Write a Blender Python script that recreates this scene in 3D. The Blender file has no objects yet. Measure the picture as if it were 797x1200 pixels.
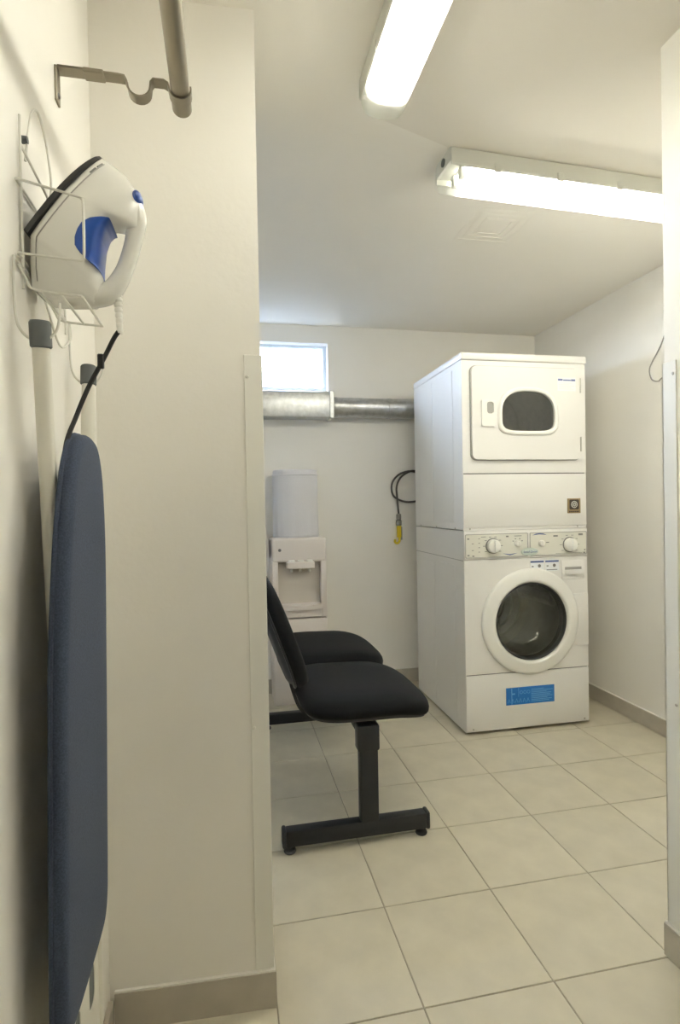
import bpy, bmesh, math, random
from mathutils import Vector, Matrix
random.seed(4)
S = bpy.context.scene
col = S.collection

# ------------------------------------------------------------------ camera
cam_d = bpy.data.cameras.new('camera')
cam = bpy.data.objects.new('camera', cam_d)
col.objects.link(cam)
cam_d.sensor_fit = 'VERTICAL'
cam_d.sensor_height = 36.0
cam_d.sensor_width = 36.0
cam_d.lens = 19.508
cam_d.clip_start = 0.02
CH = 1.1594
yaw, pitch, roll = 0.2017, 0.0119, -0.018
fwd = Vector((math.sin(yaw) * math.cos(pitch), math.cos(yaw) * math.cos(pitch), -math.sin(pitch)))
rgt = Vector((math.cos(yaw), -math.sin(yaw), 0))
upv = rgt.cross(fwd)
r2 = rgt * math.cos(roll) + upv * math.sin(roll)
u2 = upv * math.cos(roll) - rgt * math.sin(roll)
m = Matrix((r2, u2, -fwd)).transposed().to_4x4()
m.translation = (0, 0, CH)
cam.matrix_world = m
S.camera = cam

# ------------------------------------------------------------------ world, exposure
W = bpy.data.worlds.new('sky')
S.world = W
W.use_nodes = True
bg = W.node_tree.nodes['Background']
nw = W.node_tree                      # bright hazy sky above the horizon, dull ground below it
tcw = nw.nodes.new('ShaderNodeTexCoord')
sep = nw.nodes.new('ShaderNodeSeparateXYZ')
rmp = nw.nodes.new('ShaderNodeValToRGB')
rmp.color_ramp.elements[0].position = 0.49
rmp.color_ramp.elements[0].color = (0.004, 0.004, 0.004, 1)
rmp.color_ramp.elements[1].position = 0.52
rmp.color_ramp.elements[1].color = (0.64, 0.775, 1.0, 1)
mrw = nw.nodes.new('ShaderNodeMapRange')
mrw.inputs['From Min'].default_value = -1.0
nw.links.new(tcw.outputs['Generated'], sep.inputs[0])
nw.links.new(sep.outputs['Z'], mrw.inputs['Value'])
nw.links.new(mrw.outputs[0], rmp.inputs[0])
nw.links.new(rmp.outputs[0], bg.inputs[0])
bg.inputs[1].default_value = 30.0
S.view_settings.view_transform = 'Standard'
S.view_settings.look = 'None'
S.view_settings.gamma = 1.0
S.view_settings.use_curve_mapping = False
S.view_settings.exposure = 0.14
S.cycles.use_denoising = True
S.cycles.max_bounces = 12
S.cycles.diffuse_bounces = 8
S.cycles.transparent_max_bounces = 16
TUBE_POWER = 45.0

# ------------------------------------------------------------------ materials
def mat(name, rgb, rough=0.5, metal=0.0, noise=0.0, scale=20.0, bump=0.0, bscale=60.0, spec=0.5, coat=0.0, rnd=0.0, stretch=None, detail=4.0, sheen=0.0):
    M = bpy.data.materials.new(name)
    M.use_nodes = True
    nt = M.node_tree
    b = nt.nodes['Principled BSDF']
    b.inputs['Base Color'].default_value = (*rgb, 1)
    b.inputs['Roughness'].default_value = rough
    b.inputs['Metallic'].default_value = metal
    b.inputs['Specular IOR Level'].default_value = spec
    b.inputs['Coat Weight'].default_value = coat
    b.inputs['Sheen Weight'].default_value = sheen
    tc = nt.nodes.new('ShaderNodeTexCoord')
    mp = nt.nodes.new('ShaderNodeMapping')
    nt.links.new(tc.outputs['Object'], mp.inputs[0])
    if stretch:
        mp.inputs['Scale'].default_value = stretch
    colr = None
    if noise > 0:
        n = nt.nodes.new('ShaderNodeTexNoise')
        n.inputs['Scale'].default_value = scale
        n.inputs['Detail'].default_value = detail
        nt.links.new(mp.outputs[0], n.inputs['Vector'])
        r = nt.nodes.new('ShaderNodeValToRGB')
        r.color_ramp.elements[0].position = 0.3
        r.color_ramp.elements[1].position = 0.7
        r.color_ramp.elements[0].color = (*[max(0, c * (1 - noise)) for c in rgb], 1)
        r.color_ramp.elements[1].color = (*[min(1, c * (1 + noise)) for c in rgb], 1)
        nt.links.new(n.outputs['Fac'], r.inputs[0])
        colr = r.outputs[0]
    if rnd > 0:
        oi = nt.nodes.new('ShaderNodeObjectInfo')
        mr = nt.nodes.new('ShaderNodeMapRange')
        mr.inputs['To Min'].default_value = 1 - rnd
        mr.inputs['To Max'].default_value = 1 + rnd
        nt.links.new(oi.outputs['Random'], mr.inputs['Value'])
        hs = nt.nodes.new('ShaderNodeHueSaturation')
        hs.inputs['Color'].default_value = (*rgb, 1)
        if colr:
            nt.links.new(colr, hs.inputs['Color'])
        nt.links.new(mr.outputs[0], hs.inputs['Value'])
        colr = hs.outputs[0]
    if colr:
        nt.links.new(colr, b.inputs['Base Color'])
    if bump > 0:
        n2 = nt.nodes.new('ShaderNodeTexNoise')
        n2.inputs['Scale'].default_value = bscale
        n2.inputs['Detail'].default_value = 3
        nt.links.new(mp.outputs[0], n2.inputs['Vector'])
        bp = nt.nodes.new('ShaderNodeBump')
        bp.inputs['Strength'].default_value = bump
        bp.inputs['Distance'].default_value = 0.002
        nt.links.new(n2.outputs['Fac'], bp.inputs['Height'])
        nt.links.new(bp.outputs[0], b.inputs['Normal'])
    return M

def weave(name, rgb, k=700.0, rough=0.85, contrast=0.25):
    M = mat(name, rgb, rough, spec=0.15, sheen=0.04)
    nt = M.node_tree
    b = nt.nodes['Principled BSDF']
    tc = nt.nodes.new('ShaderNodeTexCoord')
    ck = nt.nodes.new('ShaderNodeTexNoise')
    ck.inputs['Scale'].default_value = k
    nt.links.new(tc.outputs['Object'], ck.inputs['Vector'])
    r = nt.nodes.new('ShaderNodeValToRGB')
    r.color_ramp.elements[0].position = 0.35
    r.color_ramp.elements[1].position = 0.65
    r.color_ramp.elements[0].color = (*[c * (1 - contrast) for c in rgb], 1)
    r.color_ramp.elements[1].color = (*[c * (1 + contrast) for c in rgb], 1)
    nt.links.new(ck.outputs['Fac'], r.inputs[0])
    nt.links.new(r.outputs[0], b.inputs['Base Color'])
    bp = nt.nodes.new('ShaderNodeBump')
    bp.inputs['Strength'].default_value = 0.4
    bp.inputs['Distance'].default_value = 0.001
    nt.links.new(ck.outputs['Fac'], bp.inputs['Height'])
    nt.links.new(bp.outputs[0], b.inputs['Normal'])
    return M

def clear(name, tint, transp=0.6, gloss=0.1, transl=0.0, rough=0.05, base=(0.9, 0.9, 0.9)):
    """thin see-through sheet: transparent mixed with translucent and glossy"""
    M = bpy.data.materials.new(name)
    M.use_nodes = True
    nt = M.node_tree
    nt.nodes.remove(nt.nodes['Principled BSDF'])
    out = nt.nodes['Material Output']
    t = nt.nodes.new('ShaderNodeBsdfTransparent')
    t.inputs[0].default_value = (*tint, 1)
    g = nt.nodes.new('ShaderNodeBsdfGlossy')
    g.inputs['Roughness'].default_value = rough
    d = nt.nodes.new('ShaderNodeBsdfTranslucent')
    d.inputs[0].default_value = (*base, 1)
    m1 = nt.nodes.new('ShaderNodeMixShader')
    m1.inputs[0].default_value = transl
    m2 = nt.nodes.new('ShaderNodeMixShader')
    m2.inputs[0].default_value = gloss
    nt.links.new(t.outputs[0], m1.inputs[1])
    nt.links.new(d.outputs[0], m1.inputs[2])
    nt.links.new(m1.outputs[0], m2.inputs[1])
    nt.links.new(g.outputs[0], m2.inputs[2])
    nt.links.new(m2.outputs[0], out.inputs[0])
    return M

def emit(name, rgb, s):
    M = bpy.data.materials.new(name)
    M.use_nodes = True
    b = M.node_tree.nodes['Principled BSDF']
    b.inputs['Base Color'].default_value = (0.9, 0.9, 0.9, 1)
    b.inputs['Emission Color'].default_value = (*rgb, 1)
    b.inputs['Emission Strength'].default_value = s
    return M

M_wall = mat('wall_paint', (0.86, 0.838, 0.785), 0.55, noise=0.02, scale=3, bump=0.12, bscale=90, spec=0.3)
M_wall_rough = mat('rolled_wall_paint', (0.86, 0.838, 0.785), 0.5, noise=0.02, scale=3, bump=0.25, bscale=70, spec=0.35)
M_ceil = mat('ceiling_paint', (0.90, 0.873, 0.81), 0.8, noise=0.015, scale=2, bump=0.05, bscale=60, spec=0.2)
M_ceil_shade = mat('near_ceiling_shade', (0.83, 0.795, 0.725), 0.8, noise=0.015, scale=2, bump=0.05, bscale=60, spec=0.2)  # ceiling paint darkened, shade beside the crease put into the colour
M_guard = mat('guard_plastic', (0.80, 0.79, 0.73), 0.4, spec=0.4)
M_tile = mat('porcelain_tile', (0.575, 0.53, 0.415), 0.36, noise=0.07, scale=9, bump=0.05, bscale=40, spec=0.45, rnd=0.035, detail=8)
M_grout = mat('grout', (0.33, 0.30, 0.23), 0.9, noise=0.1, scale=40)
M_base = mat('baseboard_tile', (0.46, 0.42, 0.35), 0.45, noise=0.06, scale=14)
M_caulk = mat('caulk', (0.78, 0.76, 0.70), 0.6)
M_enamel = mat('white_enamel', (0.80, 0.785, 0.75), 0.28, spec=0.5, bump=0.02, bscale=120)
M_plastic = mat('white_plastic', (0.85, 0.84, 0.79), 0.35)
M_panel = mat('control_panel_plastic', (0.72, 0.71, 0.63), 0.4)
M_line = mat('print_grey', (0.20, 0.20, 0.19), 0.6)
M_lineblue = mat('print_blue', (0.10, 0.14, 0.32), 0.6)
M_gap = mat('shadow_gap', (0.06, 0.06, 0.055), 0.8)
M_steel = mat('stainless_drum', (0.62, 0.62, 0.60), 0.30, 1.0, noise=0.1, scale=30)
M_drumdark = mat('drum_dark', (0.10, 0.10, 0.09), 0.5, 0.6)
M_rubber = mat('rubber_gasket', (0.05, 0.05, 0.05), 0.6)
M_glass = clear('dark_door_glass', (0.80, 0.81, 0.77), gloss=0.06, rough=0.03)
M_glassb = clear('bowl_glass', (0.70, 0.71, 0.68), gloss=0.09, rough=0.10)
M_glassd = clear('smoked_door_glass', (0.66, 0.66, 0.61), gloss=0.07, rough=0.05)
M_blue = mat('label_blue', (0.010, 0.15, 0.47), 0.45)
M_white = mat('label_white', (0.82, 0.84, 0.86), 0.5)
M_lightblue = mat('label_light_blue', (0.16, 0.42, 0.72), 0.5)
M_gold = mat('badge_bronze', (0.34, 0.25, 0.13), 0.4, 0.3)
M_brown = mat('badge_dark_brown', (0.045, 0.03, 0.02), 0.5)
M_emblem = mat('emblem_green_grey', (0.55, 0.62, 0.55), 0.35)
M_screw = mat('screw_steel', (0.5, 0.48, 0.43), 0.35, 0.9)
M_black = mat('black_steel', (0.017, 0.018, 0.021), 0.42, spec=0.4)
M_fabric = weave('black_upholstery', (0.0075, 0.008, 0.009), 500, contrast=0.35)
M_shell = mat('black_plastic', (0.024, 0.026, 0.031), 0.55)
M_galv = mat('galvanised_steel', (0.50, 0.51, 0.51), 0.36, 1.0, noise=0.16, scale=35, bump=0.08, bscale=20)
M_disp = mat('dispenser_plastic', (0.76, 0.70, 0.65), 0.3)
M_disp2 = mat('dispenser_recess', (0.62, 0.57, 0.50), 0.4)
M_towel = mat('towel_cotton', (0.70, 0.69, 0.71), 0.95, bump=0.7, bscale=220, spec=0.1)
M_board = weave('board_cover', (0.053, 0.067, 0.104), 420, contrast=0.16)
M_cream = mat('cream_enamel', (0.75, 0.73, 0.65), 0.35)
M_cap = mat('grey_rubber', (0.10, 0.11, 0.11), 0.6)
M_iron = mat('iron_plastic', (0.78, 0.77, 0.72), 0.22, spec=0.5)
M_ironseam = mat('iron_seam', (0.36, 0.35, 0.32), 0.5)
M_ironblue = mat('iron_blue', (0.015, 0.07, 0.33), 0.3)
M_sole = mat('iron_soleplate', (0.03, 0.03, 0.03), 0.4)
M_cord = mat('black_cord', (0.012, 0.012, 0.012), 0.5)
M_wire = mat('white_wire', (0.70, 0.69, 0.63), 0.3)
M_nickel = mat('brushed_nickel', (0.27, 0.24, 0.185), 0.34, 0.8)
M_yellow = mat('valve_yellow', (0.72, 0.55, 0.02), 0.4)
M_brass = mat('dull_brass', (0.35, 0.34, 0.30), 0.4, 0.8)
M_hose = mat('hose_grey', (0.07, 0.065, 0.055), 0.5)
M_cable = mat('grey_cable', (0.32, 0.31, 0.28), 0.5)
M_tray = mat('fixture_grey', (0.60, 0.60, 0.54), 0.45)
M_tube = emit('tube_light', (1.0, 0.96, 0.86), TUBE_POWER)
M_tubef = emit('tube_light_dim', (1.0, 0.96, 0.86), TUBE_POWER * 0.66)  # weaker output, balances the near light against the back room
M_diff = clear('ribbed_diffuser', (0.96, 0.97, 0.93), gloss=0.06, transl=0.22, rough=0.15)
M_capcl = clear('diffuser_end', (0.93, 0.95, 0.90), gloss=0.10, transl=0.06, rough=0.08)
M_pane = clear('window_pane', (0.97, 0.98, 1.0), gloss=0.04, rough=0.02)
M_frame = mat('window_frame_white', (0.70, 0.74, 0.78), 0.4)

# ------------------------------------------------------------------ mesh helpers
class MB:
    def __init__(s):
        s.bm = bmesh.new()

    def box(s, x0, x1, y0, y1, z0, z1, bev=0.0, seg=2):
        t = bmesh.new()
        bmesh.ops.create_cube(t, size=1)
        for v in t.verts:
            v.co = Vector(((x0 + x1) / 2 + v.co.x * (x1 - x0), (y0 + y1) / 2 + v.co.y * (y1 - y0), (z0 + z1) / 2 + v.co.z * (z1 - z0)))
        if bev > 0:
            bmesh.ops.bevel(t, geom=t.edges[:], offset=bev, segments=seg, profile=0.5, affect='EDGES')
        s.merge(t)
        return s

    def merge(s, t, M=None):
        if M is not None:
            t.transform(M)
        me = bpy.data.meshes.new('tmp')
        t.to_mesh(me)
        t.free()
        s.bm.from_mesh(me)
        bpy.data.meshes.remove(me)

    def rings(s, rings, cap=True, closed=False):
        vs = [[s.bm.verts.new(p) for p in r] for r in rings]
        n = len(vs[0])
        R = range(len(vs) if closed else len(vs) - 1)
        for i in R:
            a, b = vs[i], vs[(i + 1) % len(vs)]
            for j in range(n):
                s.bm.faces.new((a[j], a[(j + 1) % n], b[(j + 1) % n], b[j]))
        if cap and not closed:
            s.bm.faces.new(vs[0][::-1])
            s.bm.faces.new(vs[-1])
        return s

    def cyl(s, p0, p1, r0, r1=None, n=24):
        return s.tube([p0, p1], [r0, r0 if r1 is None else r1], n)

    def tube(s, pts, r, n=10, cap=True, flat=1.0):
        pts = [Vector(p) for p in pts]
        rr = r if isinstance(r, (list, tuple)) else [r] * len(pts)
        tg = []
        for i in range(len(pts)):
            a = pts[max(0, i - 1)]
            b = pts[min(len(pts) - 1, i + 1)]
            tg.append((b - a).normalized())
        nrm = tg[0].orthogonal().normalized()
        rings = []
        for i, p in enumerate(pts):
            if i:
                q = tg[i - 1].rotation_difference(tg[i])
                nrm = q @ nrm
            bn = tg[i].cross(nrm)
            rings.append([p + rr[i] * (math.cos(2 * math.pi * k / n) * nrm + flat * math.sin(2 * math.pi * k / n) * bn) for k in range(n)])
        return s.rings(rings, cap)

    def lathe(s, prof, origin, axis='y', n=48, squash=1.0, cap=False):
        """prof: list of (radius, height along axis)"""
        rings = []
        o = Vector(origin)
        for r, h in prof:
            ring = []
            for k in range(n):
                a = 2 * math.pi * k / n
                c, d = r * math.cos(a), r * math.sin(a) * squash
                if axis == 'y':
                    ring.append(o + Vector((c, h, d)))
                elif axis == 'z':
                    ring.append(o + Vector((c, d, h)))
                else:
                    ring.append(o + Vector((h, c, d)))
            rings.append(ring)
        return s.rings(rings, cap)

    def plate(s, outer, holes, y0, y1, M=None):
        """flat plate in x,z with holes, from y0 (front) to y1"""
        t = bmesh.new()
        loops = [outer] + list(holes)
        edges = []
        allv = []
        for lp in loops:
            vs = [t.verts.new((p[0], y0, p[1])) for p in lp]
            allv.append(vs)
            for i in range(len(vs)):
                edges.append(t.edges.new((vs[i], vs[(i + 1) % len(vs)])))
        bmesh.ops.triangle_fill(t, use_beauty=True, use_dissolve=False, edges=edges)
        front = t.faces[:]
        mp = {}
        for vs in allv:
            for v in vs:
                mp[v] = t.verts.new((v.co.x, y1, v.co.z))
        for f in front:
            t.faces.new([mp[v] for v in reversed(f.verts)])
        for vs in allv:
            for i in range(len(vs)):
                a, b = vs[i], vs[(i + 1) % len(vs)]
                t.faces.new((a, b, mp[b], mp[a]))
        bmesh.ops.recalc_face_normals(t, faces=t.faces[:])
        s.merge(t, M)
        return s

    def xf(s, M):
        s.bm.transform(M)
        return s

    def build(s, name, material, parent=None, smooth=True, angle=35, loc=None):
        bmesh.ops.recalc_face_normals(s.bm, faces=s.bm.faces[:])
        me = bpy.data.meshes.new(name)
        s.bm.to_mesh(me)
        s.bm.free()
        if smooth:
            me.polygons.foreach_set('use_smooth', [True] * len(me.polygons))
            try:
                me.set_sharp_from_angle(angle=math.radians(angle))
            except Exception:
                pass
        me.materials.append(material)
        o = bpy.data.objects.new(name, me)
        col.objects.link(o)
        if parent is not None:
            o.parent = parent
        if loc is not None:
            o.location = loc
        return o

def thing(name, label, cat, loc=(0, 0, 0), rz=0.0, group=None):
    o = bpy.data.objects.new(name, None)
    o.empty_display_size = 0.1
    col.objects.link(o)
    o.location = loc
    o.rotation_euler = (0, 0, rz)
    o['label'] = label
    o['category'] = cat
    if group:
        o['group'] = group
    return o

def struct(o):
    o['kind'] = 'structure'
    return o

def rrect(x0, x1, z0, z1, r, n=6):
    out = []
    for cx, cz, a0 in ((x1 - r, z1 - r, 0), (x0 + r, z1 - r, 90), (x0 + r, z0 + r, 180), (x1 - r, z0 + r, 270)):
        for i in range(n + 1):
            a = math.radians(a0 + 90 * i / n)
            out.append((cx + r * math.cos(a), cz + r * math.sin(a)))
    return out

def circ(cx, cz, r, n=48, sq=1.0):
    return [(cx + r * math.cos(2 * math.pi * i / n), cz + sq * r * math.sin(2 * math.pi * i / n)) for i in range(n)]

def smooth_path(pts, k=6):
    """Catmull-Rom through points"""
    P = [Vector(p) for p in pts]
    P = [P[0] * 2 - P[1]] + P + [P[-1] * 2 - P[-2]]
    out = []
    for i in range(1, len(P) - 2):
        a, b, c, d = P[i - 1], P[i], P[i + 1], P[i + 2]
        for j in range(k):
            t = j / k
            out.append(0.5 * ((2 * b) + (c - a) * t + (2 * a - 5 * b + 4 * c - d) * t * t + (3 * b - a - 3 * c + d) * t ** 3))
    out.append(P[-2])
    return out

def text_mesh(name, body, size, material, parent, loc, rot, align='CENTER', xscale=1.0, shear=0.0):
    cu = bpy.data.curves.new(name, 'FONT')
    cu.body = body
    cu.size = size
    cu.align_x = align
    cu.align_y = 'CENTER'
    cu.extrude = 0.0002
    cu.shear = shear
    cu.resolution_u = 3
    tmp = bpy.data.objects.new('tmp_text', cu)
    col.objects.link(tmp)
    dg = bpy.context.evaluated_depsgraph_get()
    me = bpy.data.meshes.new_from_object(tmp.evaluated_get(dg))
    bpy.data.objects.remove(tmp)
    bpy.data.curves.remove(cu)
    me.name = name
    me.materials.clear()
    me.materials.append(material)
    o = bpy.data.objects.new(name, me)
    col.objects.link(o)
    o.parent = parent
    o.location = loc
    o.rotation_euler = rot
    o.scale = (xscale, 1, 1)
    return o

# ------------------------------------------------------------------ room shell
XL, XR, YB, ZC, YF = -0.276, 2.086, 3.458, 2.292, -1.6
XL2 = -1.55     # left wall of the back room, beyond the near partition
PX, PY, PT = 0.083, 1.287, 0.31     # right end, front and thickness of the near left partition
T = 0.12
GX, GY, GS = 0.0923, 1.2022, 0.33

floor = struct(MB().box(XL2 - T, XR + T, YF - T, YB + T, -0.12, -0.0025).build('floor', M_grout, smooth=False))
# tiles, one object each, alike tiles share their mesh
tile_mesh = {}
def tile_piece(x0, x1, y0, y1):
    key = (round(x1 - x0, 3), round(y1 - y0, 3))
    g = 0.0016
    if key not in tile_mesh:
        w, h = key
        b = MB()
        b.box(-w / 2 + g, w / 2 - g, -h / 2 + g, h / 2 - g, -0.006, 0, 0)
        bm = b.bm
        top = [e for e in bm.edges if all(abs(v.co.z) < 1e-6 for v in e.verts)]
        bmesh.ops.bevel(bm, geom=top, offset=0.0012, segments=1, affect='EDGES')
        o = b.build('floor_tile', M_tile, floor, smooth=False)
        tile_mesh[key] = o.data
    else:
        o = bpy.data.objects.new('floor_tile', tile_mesh[key])
        col.objects.link(o)
        o.parent = floor
    o.location = ((x0 + x1) / 2, (y0 + y1) / 2, 0)

i0, i1 = -5, 7
j0, j1 = -5, 7
for i in range(i0, i1):
    for j in range(j0, j1):
        x0, x1 = max(XL if GY + j * GS < PY else XL2, GX + i * GS), min(XR, GX + (i + 1) * GS)
        y0, y1 = max(-0.45, GY + j * GS), min(YB, GY + (j + 1) * GS)
        if x1 - x0 > 0.01 and y1 - y0 > 0.01:
            tile_piece(x0, x1, y0, y1)

struct(MB().box(XL2 - T, XR + T, YF - T, YB + T, ZC, ZC + 0.12).build('ceiling', M_ceil, smooth=False))
# near ceiling panel, added with shade in its tilt and colour: dips very slightly towards the viewer from a crease that joins the two lights
crease = [(0.445, 1.575), (0.708, 1.668), (0.735, 1.715), (XR, 1.776)]
tilt = math.tan(math.radians(0.9))
pl = crease + [(XR, YF), (0.445, YF)]
zz_ = [ZC, ZC, ZC, ZC, ZC - tilt * 1.2, ZC - tilt * 1.2]
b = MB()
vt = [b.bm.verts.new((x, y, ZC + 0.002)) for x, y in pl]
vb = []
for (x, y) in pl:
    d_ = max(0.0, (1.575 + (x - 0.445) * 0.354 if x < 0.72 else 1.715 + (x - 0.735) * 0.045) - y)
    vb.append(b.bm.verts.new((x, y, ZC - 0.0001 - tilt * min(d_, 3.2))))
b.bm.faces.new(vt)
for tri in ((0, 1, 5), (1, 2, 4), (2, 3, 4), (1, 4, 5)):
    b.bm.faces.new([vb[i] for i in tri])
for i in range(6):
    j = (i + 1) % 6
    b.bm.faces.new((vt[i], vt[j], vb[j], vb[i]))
struct(b.build('ceiling_near', M_ceil_shade, smooth=False))
struct(MB().box(XL - T, XL, YF, PY + 0.019, -0.0024, ZC).build('wall_left', M_wall, smooth=False))
struct(MB().box(XL2 - T, XL2, PY, YB, -0.0024, ZC).build('wall_far_left', M_wall, smooth=False))
struct(MB().box(XR, XR + T, YF, YB, -0.0024, ZC).build('wall_right', M_wall, smooth=False))
struct(MB().box(XL - T, XR + T, YF - T, YF, -0.0024, ZC).build('wall_front', M_wall, smooth=False))
# back wall with the window opening
WX0, WX1, WZ0, WZ1 = -1.40, 0.645, 1.885, 2.182
b = MB()
b.plate([(XL2 - T, -0.0024), (XR + T, -0.0024), (XR + T, ZC), (XL2 - T, ZC)], [[(WX0, WZ0), (WX1, WZ0), (WX1, WZ1), (WX0, WZ1)]], YB, YB + T)
struct(b.build('wall_back', M_wall, smooth=False))
win = struct(MB().plate([(WX0, WZ0), (WX1, WZ0), (WX1, WZ1), (WX0, WZ1)],
    [[(WX0 + .03, WZ0 + .03), (WX1 - .022, WZ0 + .03), (WX1 - .022, WZ1 - .012), (WX0 + .03, WZ1 - .012)]], YB + 0.06, YB + 0.10).build('window_1', M_frame, smooth=False))
MB().box(WX0 + .026, WX1 - .018, YB + .078, YB + .082, WZ0 + .026, WZ1 - .008).build('pane', M_pane, win, smooth=False)

# near left partition, its right end just off the camera axis
b = MB()
ring = [(XL2, PY + 0.019), (XL, PY + 0.019), (PX, PY), (PX, PY + PT), (XL2, PY + PT)]
b.rings([[(x, y, -0.0024) for x, y in ring], [(x, y, ZC) for x, y in ring]])
struct(b.build('wall_near_left', M_wall_rough, smooth=False))
# near right pier
QX, QY = 1.082, 1.202
struct(MB().box(QX, XR, YF, QY, -0.0024, ZC).build('wall_near_right', M_wall, smooth=False))

def baseboard(name, x0, x1, y0, y1, h):
    o = struct(MB().box(x0, x1, y0, y1, 0, h, 0.0015, 1).build(name, M_base, smooth=False))
    return o
bb = baseboard('baseboard_back', XL2, XR, YB - 0.011, YB, 0.088)
MB().box(XL2, XR, YB - 0.009, YB, 0.088, 0.0905).build('caulk_line', M_caulk, bb, smooth=False)
bb = baseboard('baseboard_right', XR - 0.011, XR, QY, YB - 0.011, 0.082)
MB().box(XR - 0.009, XR, QY, YB - 0.011, 0.082, 0.0845).build('caulk_line', M_caulk, bb, smooth=False)
baseboard('baseboard_left', XL, XL + 0.011, YF, PY, 0.08)
b = MB()
f = 0.009
ring = [(XL + .011, PY + 0.019 - f), (PX + f, PY - f), (PX + f, PY + PT), (PX, PY + PT), (PX, PY), (XL + .011, PY + 0.018)]
b.rings([[(x, y, 0) for x, y in ring], [(x, y, 0.083) for x, y in ring]])
bb = struct(b.build('baseboard_near_left', M_base, smooth=False))
ring = [(XL + .011, PY + 0.019 - f * .8), (PX + f * .8, PY - f * .8), (PX + f * .8, PY + PT), (PX, PY + PT), (PX, PY), (XL + .011, PY + 0.018)]
b = MB().rings([[(x, y, 0.083) for x, y in ring], [(x, y, 0.087) for x, y in ring]])
b.build('caulk_line', M_caulk, bb, smooth=False)
bb = baseboard('baseboard_near_right', QX - 0.011, QX, YF, QY + 0.011, 0.083)
MB().box(QX - 0.009, QX, YF, QY + 0.009, 0.083, 0.0865).build('caulk_line', M_caulk, bb, smooth=False)

# corner guards with their screws
b = MB()
b.box(PX - 0.038, PX + 0.004, PY - 0.002, PY + 0.0028, 0.089, 1.507, 0.001, 1)
b.box(PX, PX + 0.004, PY, PY + 0.04, 0.089, 1.507, 0.001, 1)
g = struct(b.build('trim_1', M_guard, smooth=False))
for z in (0.652, 1.457):
    MB().lathe([(0.0, -0.0025), (0.003, -0.0022), (0.0042, 0)], (PX - 0.031, PY - 0.002, z), 'y', 12).build('screw', M_caulk, g)
b = MB()
b.box(QX - 0.004, QX + 0.0, QY - 0.04, QY + 0.004, 0.088, 1.5, 0.001, 1)
b.box(QX - 0.004, QX + 0.038, QY, QY + 0.004, 0.088, 1.5, 0.001, 1)
g = struct(b.build('trim_2', M_guard, smooth=False))
for z in (0.652, 1.468):
    MB().lathe([(0.0, -0.0025), (0.003, -0.0022), (0.0042, 0)], (QX - 0.004, QY - 0.044 + 0.013, z), 'x', 12).build('screw', M_screw, g)

# ------------------------------------------------------------------ stacked washer and dryer
MW, MD, MH = 0.683, 0.71, 1.905
mc, ms = math.cos(-0.0055), math.sin(-0.0055)
ctr = Vector((1.148 + MW / 2 * mc - MD / 2 * ms, 2.572 + MW / 2 * ms + MD / 2 * mc, 0))
mach = thing('stacked_washer_dryer', 'tall white stacked washing machine and tumble dryer by the right wall', 'washing machine', ctr, -0.0055)
OFF = Matrix.Translation((-MW / 2, -MD / 2, 0))
def mb(b, name, material, parent=mach, **k):
    b.xf(OFF)
    return b.build(name, material, parent, **k)

dwin = []   # dryer window outline: arched top, flattened base
def arch(x0, x1, z0, z1, grow=0.0):
    x0 -= grow; x1 += grow; z0 -= grow; z1 += grow
    cx, hw = (x0 + x1) / 2, (x1 - x0) / 2
    zm = z0 + (z1 - z0) * 0.42
    out = []
    for i in range(25):
        a = math.pi * i / 24
        c, s_ = math.cos(a), math.sin(a)
        out.append((cx + hw * math.copysign(abs(c) ** 0.8, c), zm + (z1 - zm) * s_ ** 0.8))
    for i in range(1, 24):
        a = math.pi + math.pi * i / 24
        c, s_ = math.cos(a), math.sin(a)
        out.append((cx + hw * math.copysign(abs(c) ** 0.42, c), zm - (zm - z0) * abs(s_) ** 0.42))
    return out
DW = (0.203, 0.493, 1.516, 1.717)
# dryer cabinet: five panels so that the drum stays open behind the glass
b = MB()
b.box(0, 0.006, 0.0, MD, 1.026, 1.868, 0.002, 1)
b.box(MW - 0.006, MW, 0.0, MD, 1.026, 1.868, 0.002, 1)
b.box(0, MW, MD - 0.006, MD, 1.026, 1.868)
b.box(0.006, MW - 0.006, 0.006, MD - 0.006, 1.026, 1.032)
dry = mb(b, 'dryer_cabinet', M_enamel, smooth=False)
b = MB()
b.plate(rrect(0.001, MW - 0.001, 1.307, 1.866, 0.004, 2), [arch(*DW, grow=0.005)], -0.004, 0.008)
mb(b, 'dryer_front_panel', M_enamel, smooth=False)
mb(MB().box(0.001, MW - 0.001, -0.005, 0.01, 1.036, 1.3025, 0.003, 2), 'dryer_lower_panel', M_enamel)
b = MB().box(-0.003, MW + 0.003, -0.012, MD, 1.868, MH, 0.006, 3)
mb(b, 'lid', M_enamel)
mb(MB().box(0.004, MW - 0.004, 0.002, 0.012, 1.3, 1.309), 'seam', M_gap, smooth=False)
mb(MB().box(0.003, MW - 0.003, 0.0, 0.012, 1.022, 1.038), 'trim_strip', M_enamel)
for u in (0.036, 0.632):
    mb(MB().lathe([(0, -0.002), (0.004, -0.0015), (0.005, 0)], (u, 0.0, 1.030), 'y', 12), 'screw', M_screw)
# dryer door
b = MB()
b.plate(rrect(0.046, 0.642, 1.374, 1.836, 0.028, 6), [arch(*DW, grow=0.003)], -0.022, -0.005)
ddoor = mb(b, 'dryer_door', M_enamel, smooth=False)
b = MB().plate(rrect(0.041, 0.647, 1.369, 1.841, 0.031, 6), [rrect(0.05, 0.638, 1.378, 1.832, 0.026, 6)], -0.0075, -0.0035)
mb(b, 'door_gasket', M_ironseam, ddoor, smooth=False)
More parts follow.
